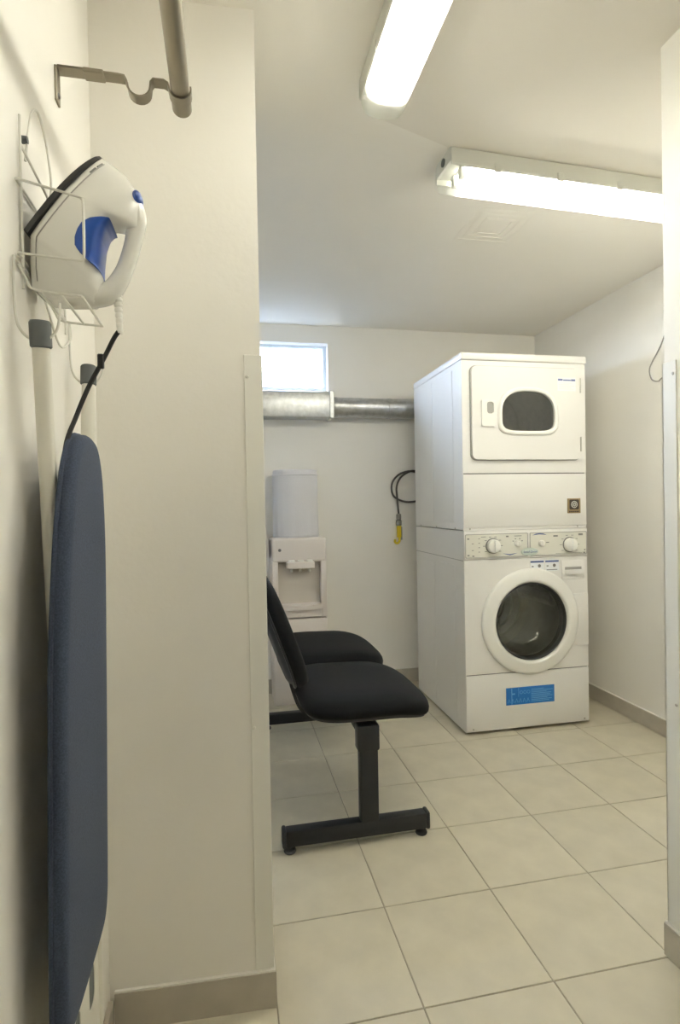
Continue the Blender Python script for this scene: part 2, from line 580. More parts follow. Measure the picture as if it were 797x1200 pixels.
# raised bezel round the dryer window
A0, A1, A2 = arch(*DW), arch(*DW, grow=0.012), arch(*DW, grow=0.022)
b = MB()
b.rings([[(x, y, z) for x, z in P] for P, y in ((arch(*DW, grow=-0.001), -0.008), (A0, -0.024), (A0, -0.029), (arch(*DW, grow=0.006), -0.032), (A1, -0.032), (arch(*DW, grow=0.019), -0.029), (A2, -0.021))], cap=False)
mb(b, 'window_bezel', M_plastic, ddoor, angle=60)
b = MB()
b.plate(arch(*DW, grow=-0.001), [], -0.016, -0.013)
mb(b, 'door_glass', M_glassd, ddoor, smooth=False)
# pull handle: raised tab with hollow finger grip
b = MB()
b.plate(rrect(0.094, 0.166, 1.538, 1.668, 0.006, 3), [rrect(0.122, 0.158, 1.60, 1.658, 0.014, 4)], -0.031, -0.022)
mb(b, 'door_handle', M_plastic, ddoor, smooth=False)
mb(MB().box(0.124, 0.157, -0.0235, -0.022, 1.602, 1.657), 'handle_recess', M_ironseam, ddoor, smooth=False)
for z0 in (1.714, 1.414):
    mb(MB().box(0.638, 0.646, -0.026, -0.004, z0, z0 + 0.075, 0.002, 1), 'hinge', M_screw, ddoor)
# notice on the dryer door
stk = mb(MB().box(0.513, 0.616, -0.0226, -0.0218, 1.722, 1.79), 'notice_label', M_white, ddoor, smooth=False)
b = MB()
b.box(0.516, 0.542, -0.0232, -0.0226, 1.774, 1.783)
b.box(0.59, 0.613, -0.0232, -0.0226, 1.773, 1.782)
b.box(0.545, 0.588, -0.0231, -0.0226, 1.774, 1.780)
mb(b, 'notice_heading', M_lineblue, ddoor, smooth=False)
b = MB()
for k in range(5):
    b.box(0.52, 0.52 + (0.085, 0.07, 0.088, 0.06, 0.075)[k], -0.023, -0.0226, 1.731 + k * 0.0075, 1.7325 + k * 0.0075)
mb(b, 'notice_lines', M_panel, ddoor, smooth=False)
# dryer drum behind the glass
b = MB()
b.lathe([(0.25, 0.01), (0.27, 0.02), (0.27, 0.55), (0.0001, 0.56)], (0.345, 0, 1.60), 'y', 48)
drum = mb(b, 'dryer_drum', M_steel)
for k in range(3):
    a = math.radians(100 + 120 * k)
    c = Vector((0.345 + 0.245 * math.cos(a), 0, 1.60 + 0.245 * math.sin(a)))
    mb(MB().tube([c + Vector((0, 0.05, 0)), c + Vector((0, 0.53, 0))], 0.03, 10), 'drum_fin', M_steel, drum)
# bronze badge on the dryer lower panel
bd = mb(MB().box(0.571, 0.646, -0.0075, -0.004, 1.098, 1.174, 0.001, 1), 'badge', M_gold, smooth=False)
b = MB().plate(rrect(0.582, 0.636, 1.117, 1.168, 0.006, 3), [], -0.0085, -0.0074)
mb(b, 'badge_field', M_brown, bd, smooth=False)
b = MB().plate(circ(0.609, 1.1425, 0.018, 24), [circ(0.609, 1.1425, 0.0145, 24)], -0.0092, -0.0084)
for k in range(8):
    a = math.pi * k / 4
    p = Vector((0.609, -0.0089, 1.1425))
    b.tube([p + Vector((math.cos(a), 0, math.sin(a))) * 0.004, p + Vector((math.cos(a), 0, math.sin(a))) * 0.012], 0.0017, 5)
mb(b, 'badge_rosette', M_panel, bd, smooth=False)
b = MB()
for k in range(7):
    b.box(0.58 + k * 0.0083, 0.586 + k * 0.0083, -0.0082, -0.0074, 1.103, 1.1095)
mb(b, 'badge_lettering', M_brown, bd, smooth=False)

# washer cabinet
DCX, DCZ = 0.353, 0.556
b = MB()
b.box(0, 0.006, 0.0, MD, 0.012, 1.02, 0.002, 1)
b.box(MW - 0.006, MW, 0.0, MD, 0.012, 1.02, 0.002, 1)
b.box(0, MW, MD - 0.006, MD, 0.012, 1.02)
b.box(0.006, MW - 0.006, 0.006, MD - 0.006, 1.014, 1.02)
b.box(0.006, MW - 0.006, 0.006, MD - 0.006, 0.012, 0.018)
mb(b, 'washer_cabinet', M_enamel, smooth=False)
b = MB()
for z in (1.0225, 0.872):     # dark joints round the left side between dryer, console and washer
    b.box(-0.0006, 0.02, 0.004, MD - 0.002, z - 0.0015, z + 0.0015)
mb(b, 'side_joint', M_ironseam, smooth=False)
for v_ in (0.10, 0.36, 0.62):
    mb(MB().lathe([(0, -0.002), (0.004, -0.0015), (0.005, 0.001)], (0, v_, 1.031), 'x', 10), 'screw', M_screw)
# raised ribs pressed in the left side sheet
for v_ in (0.11, 0.40):
    for z0, z1 in ((0.05, 0.84), (1.06, 1.84)):
        mb(MB().box(-0.0022, 0.003, v_, v_ + 0.20, z0, z1, 0.002, 1), 'side_rib', M_enamel)
b = MB()
b.plate(rrect(0.001, MW - 0.001, 0.302, 0.874, 0.004, 2), [circ(DCX, DCZ, 0.215)], -0.004, 0.008)
mb(b, 'washer_front_panel', M_enamel, smooth=False)
mb(MB().box(0.004, MW - 0.004, 0.002, 0.012, 0.29, 0.304), 'seam', M_gap, smooth=False)
kick = mb(MB().box(0.001, MW - 0.001, -0.006, 0.01, 0.018, 0.297, 0.003, 2), 'kick_panel', M_enamel)
for u in (0.036, 0.655):
    mb(MB().lathe([(0, -0.002), (0.004, -0.0015), (0.005, 0)], (u, -0.006, 0.03), 'y', 12), 'screw', M_screw, kick)
for u in (0.05, MW - 0.05):
    for v_ in (0.05, MD - 0.05):
        mb(MB().lathe([(0.02, 0), (0.02, 0.008), (0.008, 0.009), (0.008, 0.02)], (u, v_, 0), 'z', 14, cap=True), 'foot', M_rubber)
# blue notice on the kick panel
lab = mb(MB().box(0.214, 0.482, -0.0072, -0.0058, 0.135, 0.2225), 'blue_label', M_blue, kick, smooth=False)
b = MB()
for k in range(9):
    z = 0.146 + k * 0.0076
    b.box(0.352, 0.352 + (0.10, 0.115, 0.09, 0.118, 0.105, 0.112, 0.085, 0.12, 0.07)[k], -0.0078, -0.0071, z, z + 0.0024)
mb(b, 'label_text_lines', M_lightblue, kick, smooth=False)
b = MB()
b.box(0.243, 0.2465, -0.0078, -0.0071, 0.138, 0.2195)
b.box(0.281, 0.2825, -0.0078, -0.0071, 0.175, 0.2195)
b.box(0.247, 0.262, -0.0078, -0.0071, 0.187, 0.1935)
for k in range(3):
    b.plate(circ(0.297 + 0.020 * k, 0.196, 0.0085, 14), [circ(0.297 + 0.020 * k, 0.196, 0.0068, 14)], -0.0078, -0.0071)
for k in range(6):
    x = 0.222 + k * 0.021
    b.tube([(x, -0.0075, 0.146), (x + 0.007, -0.0075, 0.166), (x + 0.014, -0.0075, 0.146)], 0.0013, 4)
mb(b, 'label_pictograms', M_lightblue, kick, smooth=False)

# washer door: deep white ring, dark glass bowl, drum behind
b = MB()
RO, RI = 0.268, 0.198
prof = [(RO - 0.002, -0.004), (RO, -0.009), (RO - 0.001, -0.016), (RO - 0.006, -0.022), (RO - 0.014, -0.025), (RO - 0.03, -0.028), (RI + 0.016, -0.034), (RI + 0.007, -0.033), (RI + 0.001, -0.027), (RI - 0.002, -0.008), (RI - 0.005, 0.03)]
b.lathe(prof, (DCX, 0, DCZ), 'y', 72)
wdoor = mb(b, 'washer_door', M_plastic, angle=50)
b = MB()
b.lathe([(0.193, -0.014), (0.188, -0.020), (0.15, -0.023), (0.08, -0.025), (0.0001, -0.026)], (DCX, 0, DCZ), 'y', 64)
mb(b, 'door_glass', M_glass, wdoor, angle=80)
b = MB()
b.lathe([(0.196, -0.02), (0.19, -0.026), (0.186, -0.018), (0.186, 0.03)], (DCX, 0, DCZ), 'y', 64)
mb(b, 'glass_gasket', M_rubber, wdoor, angle=60)
b = MB()
b.lathe([(0.186, 0.0), (0.17, 0.05), (0.155, 0.09), (0.13, 0.115), (0.0001, 0.12)], (DCX, 0, DCZ), 'y', 64)
mb(b, 'glass_bowl', M_glassb, wdoor, angle=70)
b = MB()
b.lathe([(0.215, 0.02), (0.20, 0.06), (0.20, 0.08), (0.245, 0.10), (0.255, 0.45), (0.0001, 0.47)], (DCX, 0, DCZ), 'y', 64)
wd = mb(b, 'washer_drum', M_steel)
for k in range(3):
    a = math.radians(20 + 120 * k)
    c = Vector((DCX + 0.225 * math.cos(a), 0, DCZ + 0.225 * math.sin(a)))
    mb(MB().tube([c + Vector((0, 0.11, 0)), c + Vector((0, 0.44, 0))], 0.035, 10), 'drum_fin', M_steel, wd)
b = MB().lathe([(0.10, 0.452), (0.085, 0.44), (0.07, 0.452)], (DCX, 0, DCZ), 'y', 40)
mb(b, 'drum_ring', M_steel, wd)
for r_ in (0.15, 0.20):     # pressed rings in the drum's back wall
    b = MB().lathe([(r_ + 0.008, 0.462), (r_, 0.450), (r_ - 0.008, 0.460)], (DCX, 0, DCZ), 'y', 48)
    mb(b, 'drum_ring', M_plastic, wd)
# hinge cover running from the ring to the right edge of the front
b = MB()
ring = [(0.555, 0.415), (0.686, 0.415), (0.686, 0.684), (0.555, 0.684)]
b.box(0.575, 0.682, -0.011, -0.0035, 0.415, 0.684, 0.004, 2)
mb(b, 'hinge_cover', M_enamel)
# soap drawer
sd_ = mb(MB().box(0.533, 0.662, -0.009, -0.003, 0.759, 0.855, 0.003, 2), 'soap_drawer', M_enamel)
mb(MB().box(0.55, 0.645, -0.0105, -0.0085, 0.787, 0.822, 0.001, 1), 'drawer_recess', M_ironseam, sd_)
mb(MB().box(0.548, 0.647, -0.017, -0.008, 0.784, 0.808, 0.003, 2), 'drawer_grip', M_enamel, sd_)
# two small notices above the door
for x0, x1 in ((0.358, 0.435), (0.441, 0.519)):
    n_ = mb(MB().box(x0, x1, -0.0056, -0.0038, 0.806, 0.862), 'notice_label', M_white, smooth=False)
    b = MB().box(x0 + 0.001, x1 - 0.002, -0.0062, -0.0055, 0.850, 0.859)
    mb(b, 'notice_heading', M_lineblue, n_, smooth=False)
    b = MB()
    b.box(x0 + 0.008, x1 - 0.01, -0.0061, -0.0055, 0.8095, 0.813)
    b.box(x0 + 0.008, x0 + 0.018, -0.0061, -0.0055, 0.828, 0.834)
    b.plate(circ((x0 + x1) / 2 + 0.012, 0.833, 0.0085, 12), [], -0.0061, -0.0055)
    mb(b, 'notice_print', M_line, n_, smooth=False)

# control console: two halves with knobs, buttons and print
con = mb(MB().box(0.0, MW, -0.006, 0.012, 0.876, 1.02, 0.003, 2), 'console', M_enamel)
for x0, x1 in ((0.006, 0.344), (0.356, 0.677)):
    mb(MB().plate(rrect(x0, x1, 0.886, 1.003, 0.005, 3), [], -0.0085, -0.005), 'control_panel', M_panel, con, smooth=False)
    b = MB().plate(rrect(x0 - .001, x1 + .001, 0.885, 1.004, 0.006, 3), [rrect(x0 + 0.0025, x1 - 0.0025, 0.8885, 1.0005, 0.004, 3)], -0.0095, -0.0084)
    mb(b, 'panel_border', M_ironseam, con, smooth=False)
def knob(u, z, r, name='knob'):
    b = MB().lathe([(r * 1.16, -0.009), (r * 1.16, -0.0105), (r * 1.02, -0.011)], (u, 0, z), 'y', 32)
    mb(b, 'knob_skirt', M_line, con)
    b = MB().lathe([(r, -0.0095), (r, -0.024), (r * 0.93, -0.031), (r * 0.7, -0.034), (0.0001, -0.0345)], (u, 0, z), 'y', 32)
    b.box(u - 0.004, u + 0.004, -0.043, -0.030, z - r * 0.85, z + r * 0.85, 0.003, 2)
    mb(b, name, M_plastic, con)
knob(0.153, 0.943, 0.034)
knob(0.579, 0.937, 0.034)
for u, z in ((0.288, 0.950), (0.419, 0.948)):
    b = MB().lathe([(0.016, -0.0085), (0.016, -0.018), (0.011, -0.022), (0.0001, -0.0225)], (u, 0, z), 'y', 20)
    b.box(u - 0.0028, u + 0.0028, -0.027, -0.018, z - 0.013, z + 0.013, 0.0015, 1)
    mb(b, 'selector', M_plastic, con)
b = MB()   # printed marks
F0, F1 = -0.0094, -0.0084
for k in range(4):
    b.box(0.076, 0.083, F0, F1, 0.913 + k * 0.022, 0.9165 + k * 0.022)
for z in (0.922, 0.955):
    b.box(0.040, 0.05, F0, F1, z, z + 0.003)
for u, z in ((0.016, 0.978), (0.016, 0.896), (0.042, 0.892)):
    b.box(u, u + 0.011, F0, F1, z, z + 0.006)
for a in range(0, 360, 36):
    if a in (252, 288):
        continue
    c, s_ = math.cos(math.radians(a)), math.sin(math.radians(a))
    b.box(0.153 + 0.047 * c - 0.006, 0.153 + 0.047 * c + 0.006, F0, F1, 0.943 + 0.047 * s_ - 0.0015, 0.943 + 0.047 * s_ + 0.0015)
    b.box(0.579 + 0.05 * c - 0.006, 0.579 + 0.05 * c + 0.006, F0, F1, 0.937 + 0.05 * s_ - 0.0012, 0.937 + 0.05 * s_ + 0.0012)
for a in (150, 115, 65, 30):
    c, s_ = math.cos(math.radians(a)), math.sin(math.radians(a))
    b.box(0.288 + 0.028 * c - 0.004, 0.288 + 0.028 * c + 0.004, F0, F1, 0.950 + 0.028 * s_ - 0.002, 0.950 + 0.028 * s_ + 0.002)
b.box(0.225, 0.238, F0, F1, 0.985, 0.992)
b.box(0.27, 0.31, F0, F1, 0.988, 0.991)
b.box(0.09, 0.115, F0, F1, 0.988, 0.9905)
b.box(0.446, 0.462, F0, F1, 0.950, 0.954)
b.box(0.487, 0.512, F0, F1, 0.980, 0.987)
b.box(0.63, 0.655, F0, F1, 0.983, 0.993)
b.box(0.658, 0.667, F0, F1, 0.89, 0.897)
b.box(0.662, 0.669, F0, F1, 0.905, 0.911)
b.box(0.5, 0.65, F0, F1, 0.8925, 0.894)
pp = mb(b, 'panel_print', M_line, con, smooth=False)
pp['kind'] = 'stuff'
b = MB()   # two blue swooshes
b2 = MB()
b.plate([(0.205, 0.904), (0.245, 0.899), (0.285, 0.904), (0.26, 0.896), (0.245, 0.893), (0.23, 0.896)], [], F0, F1)
b2.plate([(0.37, 0.990), (0.41, 0.994), (0.45, 0.990), (0.43, 0.998), (0.41, 1.0), (0.39, 0.998)], [], F0, F1)
mb(b, 'panel_swoosh', M_lineblue, con, smooth=False)
mb(b2, 'panel_swoosh', M_lineblue, con, smooth=False)
b = MB().lathe([(0.048, -0.009), (0.046, -0.013), (0.0001, -0.0145)], (0.353, 0, 0.908), 'y', 36, squash=0.42)
emb = mb(b, 'emblem', M_emblem, con)
text_mesh('emblem_lettering', 'Speed Queen', 0.0155, M_lineblue, con, (0.353 - MW / 2, -0.0152 - MD / 2, 0.908), (math.radians(90), 0, 0), xscale=0.9, shear=0.2)

# ------------------------------------------------------------------ beam bench with two seats
bench = thing('beam_bench', 'black two-seat beam bench with upholstered pads on T-shaped steel legs', 'bench', (0.43, 2.37, 0))
BO = Matrix.Translation((-0.43, -2.37, 0))
def bp_(b, name, material, parent=bench, **k):
    b.xf(BO)
    return b.build(name, material, parent, **k)
def sup(t, n):
    c, s_ = math.cos(t), math.sin(t)
    return math.copysign(abs(c) ** (2 / n), c), math.copysign(abs(s_) ** (2 / n), s_)
def pad(hx, hy, prof, n=4.0, N=64, shape=None):
    """cushion: prof = list of (scale, z)"""
    b = MB()
    rings = []
    for sc, z in prof:
        r = []
        for k in range(N):
            x, y = sup(2 * math.pi * k / N, n)
            X, Y, Z = x * hx * sc, y * hy * sc, z
            if shape:
                X, Y, Z = shape(X, Y, Z)
            r.append((X, Y, Z))
        rings.append(r)
    b.rings(rings)
    return b
beam = MB().box(0.435, 0.495, 1.83, 2.93, 0.352, 0.402, 0.004, 2)
bp_(beam, 'beam', M_black)
seat_prof = [(0.93, -0.028), (0.97, -0.025), (0.992, -0.016), (1.0, 0.0), (0.985, 0.014), (0.95, 0.025), (0.88, 0.032), (0.75, 0.037), (0.5, 0.039), (0.2, 0.038), (0.02, 0.038)]
def seat_shape(X, Y, Z):
    f_ = X / 0.235
    if f_ > 0.2:
        Z -= 0.034 * ((f_ - 0.2) / 0.8) ** 2
    Y *= 1 - 0.05 * f_
    return X, Y, Z + 0.004 * (-f_)
back_prof = [(0.90, -0.027), (0.955, -0.024), (0.99, -0.013), (1.0, 0.0), (0.988, 0.014), (0.95, 0.024), (0.82, 0.031), (0.5, 0.034), (0.02, 0.034)]
def back_shape(X, Y, Z):
    return X, Y * (1 - 0.06 * (X / 0.21)), Z - 0.012 * (1 - (Y / 0.23) ** 2)
for cy in (2.065, 2.665):
    Mx = Matrix.Translation((0.478, cy, 0.464))
    s_o = bp_(pad(0.238, 0.262, seat_prof, 4.2, shape=seat_shape).xf(Mx), 'seat', M_fabric, angle=70)
    sh = pad(0.222, 0.246, [(0.88, -0.042), (0.97, -0.040), (1.005, -0.036), (1.012, -0.027), (0.98, -0.022)], 4.2, shape=seat_shape).xf(Mx)
    bp_(sh, 'seat_shell', M_shell, s_o, angle=60)
    # backrest: local x runs up the back, local z is its front
    lean = math.radians(20)
    up = Vector((-math.sin(lean), 0, math.cos(lean)))
    fr_ = Vector((math.cos(lean), 0, math.sin(lean)))
    Mb = Matrix((up, Vector((0, 1, 0)), fr_)).transposed().to_4x4()
    # bottom of back at X .235, Z .515
    Mb.translation = Vector((0.258, cy, 0.528)) + up * 0.205
    bk = bp_(pad(0.215, 0.235, back_prof, 3.2, shape=back_shape).xf(Mb), 'backrest', M_fabric, angle=70)
    shb = pad(0.198, 0.214, [(0.6, -0.046), (0.88, -0.043), (0.96, -0.038), (1.0, -0.027), (0.98, -0.020)], 3.2, shape=back_shape).xf(Mb)
    bp_(shb, 'back_shell', M_shell, bk, angle=60)
    pip = MB()
    N = 64
    loop = []
    for k in range(N + 1):
        x, y = sup(2 * math.pi * k / N, 3.2)
        loop.append(Mb @ Vector(back_shape(x * 0.207, y * 0.226, -0.026)))
    pip.tube(loop, 0.0045, 6, cap=False)
    bp_(pip, 'piping', M_black, bk)
    # flat steel arm linking beam, seat and backrest
    path = smooth_path([(0.148, cy, 0.74), (0.184, cy, 0.63), (0.211, cy, 0.545), (0.228, cy, 0.475), (0.252, cy, 0.412), (0.29, cy, 0.384), (0.345, cy, 0.385), (0.40, cy, 0.398), (0.44, cy, 0.408), (0.56, cy, 0.409)], 5)
    rings = []
    for i, p in enumerate(path):
        a = path[max(0, i - 1)]; c = path[min(len(path) - 1, i + 1)]
        t_ = (c - a).normalized()
        nn = Vector((-t_.z, 0, t_.x))
        w, h = 0.028, 0.006
        rings.append([p + Vector((0, -w, 0)) - nn * h, p + Vector((0, w, 0)) - nn * h, p + Vector((0, w, 0)) + nn * h, p + Vector((0, -w, 0)) + nn * h])
    bp_(MB().rings(rings), 'support_arm', M_black, angle=40)
    bp_(MB().box(0.41, 0.52, cy - 0.09, cy + 0.09, 0.402, 0.424, 0.002, 1), 'seat_bracket', M_black)
    for dx in (0.40, 0.60):
        bp_(MB().cyl((dx, cy - 0.12, 0.405), (dx, cy - 0.12, 0.426), 0.008, n=12), 'bolt', M_black)
for cy in (1.85, 2.905):
    b = MB()
    b.box(0.429, 0.493, cy - 0.02, cy + 0.02, 0.06, 0.36, 0.004, 2)
    lg = bp_(b, 'leg_post', M_black)
    bp_(MB().box(0.421, 0.499, cy - 0.026, cy + 0.026, 0.318, 0.408, 0.008, 2), 'post_collar', M_black, lg)
    ft = bp_(MB().box(0.172, 0.664, cy - 0.021, cy + 0.021, 0.024, 0.079, 0.006, 2), 'leg_foot', M_black)
    for x0, x1 in ((0.160, 0.174), (0.662, 0.677)):
        bp_(MB().box(x0, x1, cy - 0.0225, cy + 0.0225, 0.022, 0.082, 0.006, 2), 'end_cap', M_shell, ft)
    for x in (0.186, 0.650):
        bp_(MB().lathe([(0.019, 0.0), (0.021, 0.004), (0.019, 0.010), (0.008, 0.012), (0.008, 0.026)], (x, cy, 0), 'z', 20, cap=True), 'glide', M_rubber, ft)

# ------------------------------------------------------------------ water dispenser, and the cloth over its bottle
DX, DY = 0.412, 3.33
disp = thing('water_dispenser', 'cream freestanding water dispenser against the back wall, behind the bench', 'water dispenser', (DX, DY, 0))
DO = Matrix.Translation((-DX, -DY, 0))
def dp(b, name, material, parent=disp, **k):
    b.xf(DO)
    return b.build(name, material, parent, **k)
x0, x1, yf, yb = 0.252, 0.572, 3.22, 3.44
b = MB().box(x0, x1, yf + 0.06, yb, 0.0, 0.962, 0.006, 2)
b.box(x0, x0 + 0.034, yf, yf + 0.07, 0.505, 0.84, 0.004, 2)
b.box(x1 - 0.034, x1, yf, yf + 0.07, 0.505, 0.84, 0.004, 2)
dp(b, 'body', M_disp)
b = MB().box(x0, x1, yf - 0.004, yb, 0.832, 0.975, 0.016, 4)
hd = dp(b, 'head_panel', M_disp)
dp(MB().lathe([(0, -0.003), (0.009, -0.002), (0.009, 0.003)], (x0 + 0.045, yf - 0.004, 0.905), 'y', 16), 'indicator_lamp', M_line, hd)
dp(MB().box(0.335, 0.500, yf - 0.022, yf + 0.03, 0.795, 0.836, 0.008, 3), 'tap_cover', M_disp)
for x in (0.365, 0.418, 0.470):
    dp(MB().box(x - 0.018, x + 0.018, yf - 0.016, yf + 0.0, 0.832, 0.846, 0.004, 2), 'tap_button', M_plastic, hd)
    dp(MB().cyl((x, yf + 0.01, 0.80), (x, yf + 0.01, 0.775), 0.008, n=12), 'spout', M_plastic)
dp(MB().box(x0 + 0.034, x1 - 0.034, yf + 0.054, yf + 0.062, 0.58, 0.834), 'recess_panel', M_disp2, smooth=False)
b = MB()
rings = []
for k in range(17):      # bowed drip tray lip
    t_ = k / 16
    x = x0 + 0.03 + (x1 - x0 - 0.06) * t_
    d_ = 0.012 * math.sin(math.pi * t_)
    rings.append([(x, yf - d_ - 0.004, 0.558 - d_ * 0.6), (x, yf + 0.06, 0.558), (x, yf + 0.06, 0.584), (x, yf - d_ - 0.004, 0.584 - d_ * .6)])
dp(b.rings(rings), 'drip_tray', M_disp)
dp(MB().box(x0 + 0.03, x1 - 0.03, yf + 0.004, yf + 0.062, 0.506, 0.562, 0.003, 1), 'lower_fascia', M_disp)
dp(MB().box(x0, x1, yf, yf + 0.064, 0.0, 0.498, 0.005, 2), 'cabinet_door', M_disp)
# cloth
N, RR = 72, 0.135
b = MB()
rings = []
zs_ = [0.975, 0.978, 1.0, 1.05, 1.12, 1.2, 1.28, 1.335, 1.358, 1.370, 1.376, 1.377, 1.376]
rs_ = [0.995, 1.0, 1.0, 1.0, 0.995, 0.99, 0.99, 0.985, 0.98, 0.965, 0.93, 0.6, 0.02]
for z, r in zip(zs_, rs_):
    ring = []
    for k in range(N):
        a = 2 * math.pi * k / N
        low = max(0.0, min(1.0, (1.36 - z) / 0.3))
        w = 1 + 0.014 * low * math.sin(7 * a + 1.0 + 3 * z) + 0.016 * math.cos(4 * a + 0.6 * z) + 0.008 * low * math.sin(17 * a + 2 * z)
        ring.append((0.408 + RR * r * w * math.cos(a), 3.332 + 0.112 * r * w * math.sin(a), z))
    rings.append(ring)
b.rings(rings)
cl = b.build('bottle_cover', M_towel, angle=70)
cl['label'] = 'pale grey towelling cover over the bottle on top of the water dispenser'
cl['category'] = 'cloth cover'
for z in (0.988, 1.345):
    b = MB()
    loop = []
    for k in range(N + 1):
        a = 2 * math.pi * k / N
        loop.append((0.408 + (RR + 0.0015) * math.cos(a), 3.332 + 0.1135 * math.sin(a), z))
    b.tube(loop, 0.0035, 5, cap=False)
    b.build('hem', M_towel, cl)

# ------------------------------------------------------------------ dryer vent duct on the back wall
duct = thing('ventilation_duct', 'galvanised metal vent duct below the window on the back wall', 'duct', (0.45, 3.38, 1.70))
QO = Matrix.Translation((-0.45, -3.38, -1.70))
def qp(b, name, material, parent=duct, **k):
    b.xf(QO)
    return b.build(name, material, parent, **k)
qp(MB().box(XL2 + 0.001, 0.645, 3.325, YB - 0.0005, 1.698, 1.853, 0.006, 2), 'rectangular_section', M_galv)
qp(MB().box(0.628, 0.655, 3.319, YB - 0.0005, 1.692, 1.858, 0.003, 1), 'end_collar', M_galv)
qp(MB().box(0.02, 0.03, 3.321, YB - 0.0005, 1.695, 1.856, 0.002, 1), 'joint_band', M_galv)
qp(MB().cyl((0.65, 3.392, 1.768), (1.62, 3.392, 1.768), 0.0615, n=40), 'round_pipe', M_galv)
for x in (0.675, 1.02):
    b = MB().lathe([(0.0615, -0.012), (0.0635, -0.010), (0.0635, 0.010), (0.0615, 0.012)], (x, 3.392, 1.768), 'x', 40)
    qp(b, 'pipe_band', M_galv)

# ------------------------------------------------------------------ hose with the yellow valve
hose = thing('gas_hose', 'coiled dark hose with yellow valve hanging beside the stacked machines', 'hose', (1.088, 3.43, 0.9))
HO = Matrix.Translation((-1.088, -3.43, -0.9))
b = MB()
hy = 3.445
b.tube(smooth_path([(1.26, hy, 1.345), (1.20, hy, 1.37), (1.155, hy, 1.372), (1.098, hy, 1.352), (1.058, hy, 1.31), (1.047, hy, 1.26), (1.062, hy, 1.212), (1.11, hy - .004, 1.183), (1.17, hy - .006, 1.174), (1.24, hy - .006, 1.19), (1.29, hy - .006, 1.26)], 6), 0.0065, 8)
b.tube(smooth_path([(1.27, hy - .013, 1.35), (1.20, hy - .013, 1.374), (1.155, hy - .013, 1.366), (1.105, hy - .013, 1.332), (1.078, hy - .013, 1.275), (1.08, hy - .013, 1.20), (1.087, hy - .013, 1.11), (1.088, hy - .013, 1.085)], 6), 0.0065, 8)
b.xf(HO)
b.build('hose_coil', M_hose, hose)
b = MB().lathe([(0.008, 0.20), (0.016, 0.195), (0.016, 0.165), (0.012, 0.16), (0.019, 0.155), (0.019, 0.125), (0.012, 0.12)], (0, 0.002, 0), 'z', 12, cap=True)
b.build('coupling', M_brass, hose)
b = MB()
b.box(-0.013, 0.015, -0.008, 0.012, 0.045, 0.125, 0.005, 2)
b.tube(smooth_path([(0.003, 0.002, 0.05), (0.002, 0.002, 0.022), (-0.012, 0.002, 0.008), (-0.027, 0.002, 0.018), (-0.026, 0.002, 0.034)], 5), 0.0075, 8)
b.build('valve_handle', M_yellow, hose)
MB().box(0.013, 0.019, -0.010, 0.010, 0.03, 0.115, 0.002, 1).build('valve_lever', M_brass, hose)

# ------------------------------------------------------------------ right wall: trunking and cable loop
tr = MB().box(XR - 0.014, XR, 2.19, 2.31, 0.0865, 2.07, 0.002, 1).build('cable_trunking', M_guard)
tr['label'] = 'pale plastic cable trunking running down the right wall'
tr['category'] = 'trunking'
xw = XR - 0.012
b = MB().tube(smooth_path([(XR - 0.0175, 2.225, 2.01), (XR - .024, 2.265, 1.976), (xw, 2.33, 1.90), (xw, 2.385, 1.835), (xw, 2.40, 1.80), (xw, 2.385, 1.755), (xw, 2.345, 1.737), (XR - .03, 2.30, 1.742), (XR - 0.018, 2.24, 1.762)], 6), 0.0032, 6)
cb = b.build('cable_loop', M_cable)
cb['label'] = 'thin grey cable looping out from the trunking on the right wall'
cb['category'] = 'cable'

# ------------------------------------------------------------------ ceiling vent
VX0, VX1, VY0, VY1 = 0.975, 1.225, 1.985, 2.245
vent = thing('ceiling_vent', 'square stepped air diffuser flush in the ceiling behind the crosswise light', 'vent', ((VX0 + VX1) / 2, (VY0 + VY1) / 2, ZC))
hw = (VX1 - VX0) / 2
for k, (o_, i_, zz) in enumerate(((1.0, 0.88, 0.0018), (0.76, 0.64, 0.0024), (0.52, 0.40, 0.003))):
    b = MB()
    rings = []
    for sc, z in ((o_, 0.0), (o_, -0.0008), (i_ + 0.02, -zz), (i_, -zz), (i_ + 0.01, 0.0)):
        rings.append([(sx * hw * sc, sy * (VY1 - VY0) / 2 * sc, z) for sx, sy in ((-1, -1), (1, -1), (1, 1), (-1, 1))])
    b.rings(rings, cap=False)
    b.build('louvre', M_ceil, vent, smooth=False)

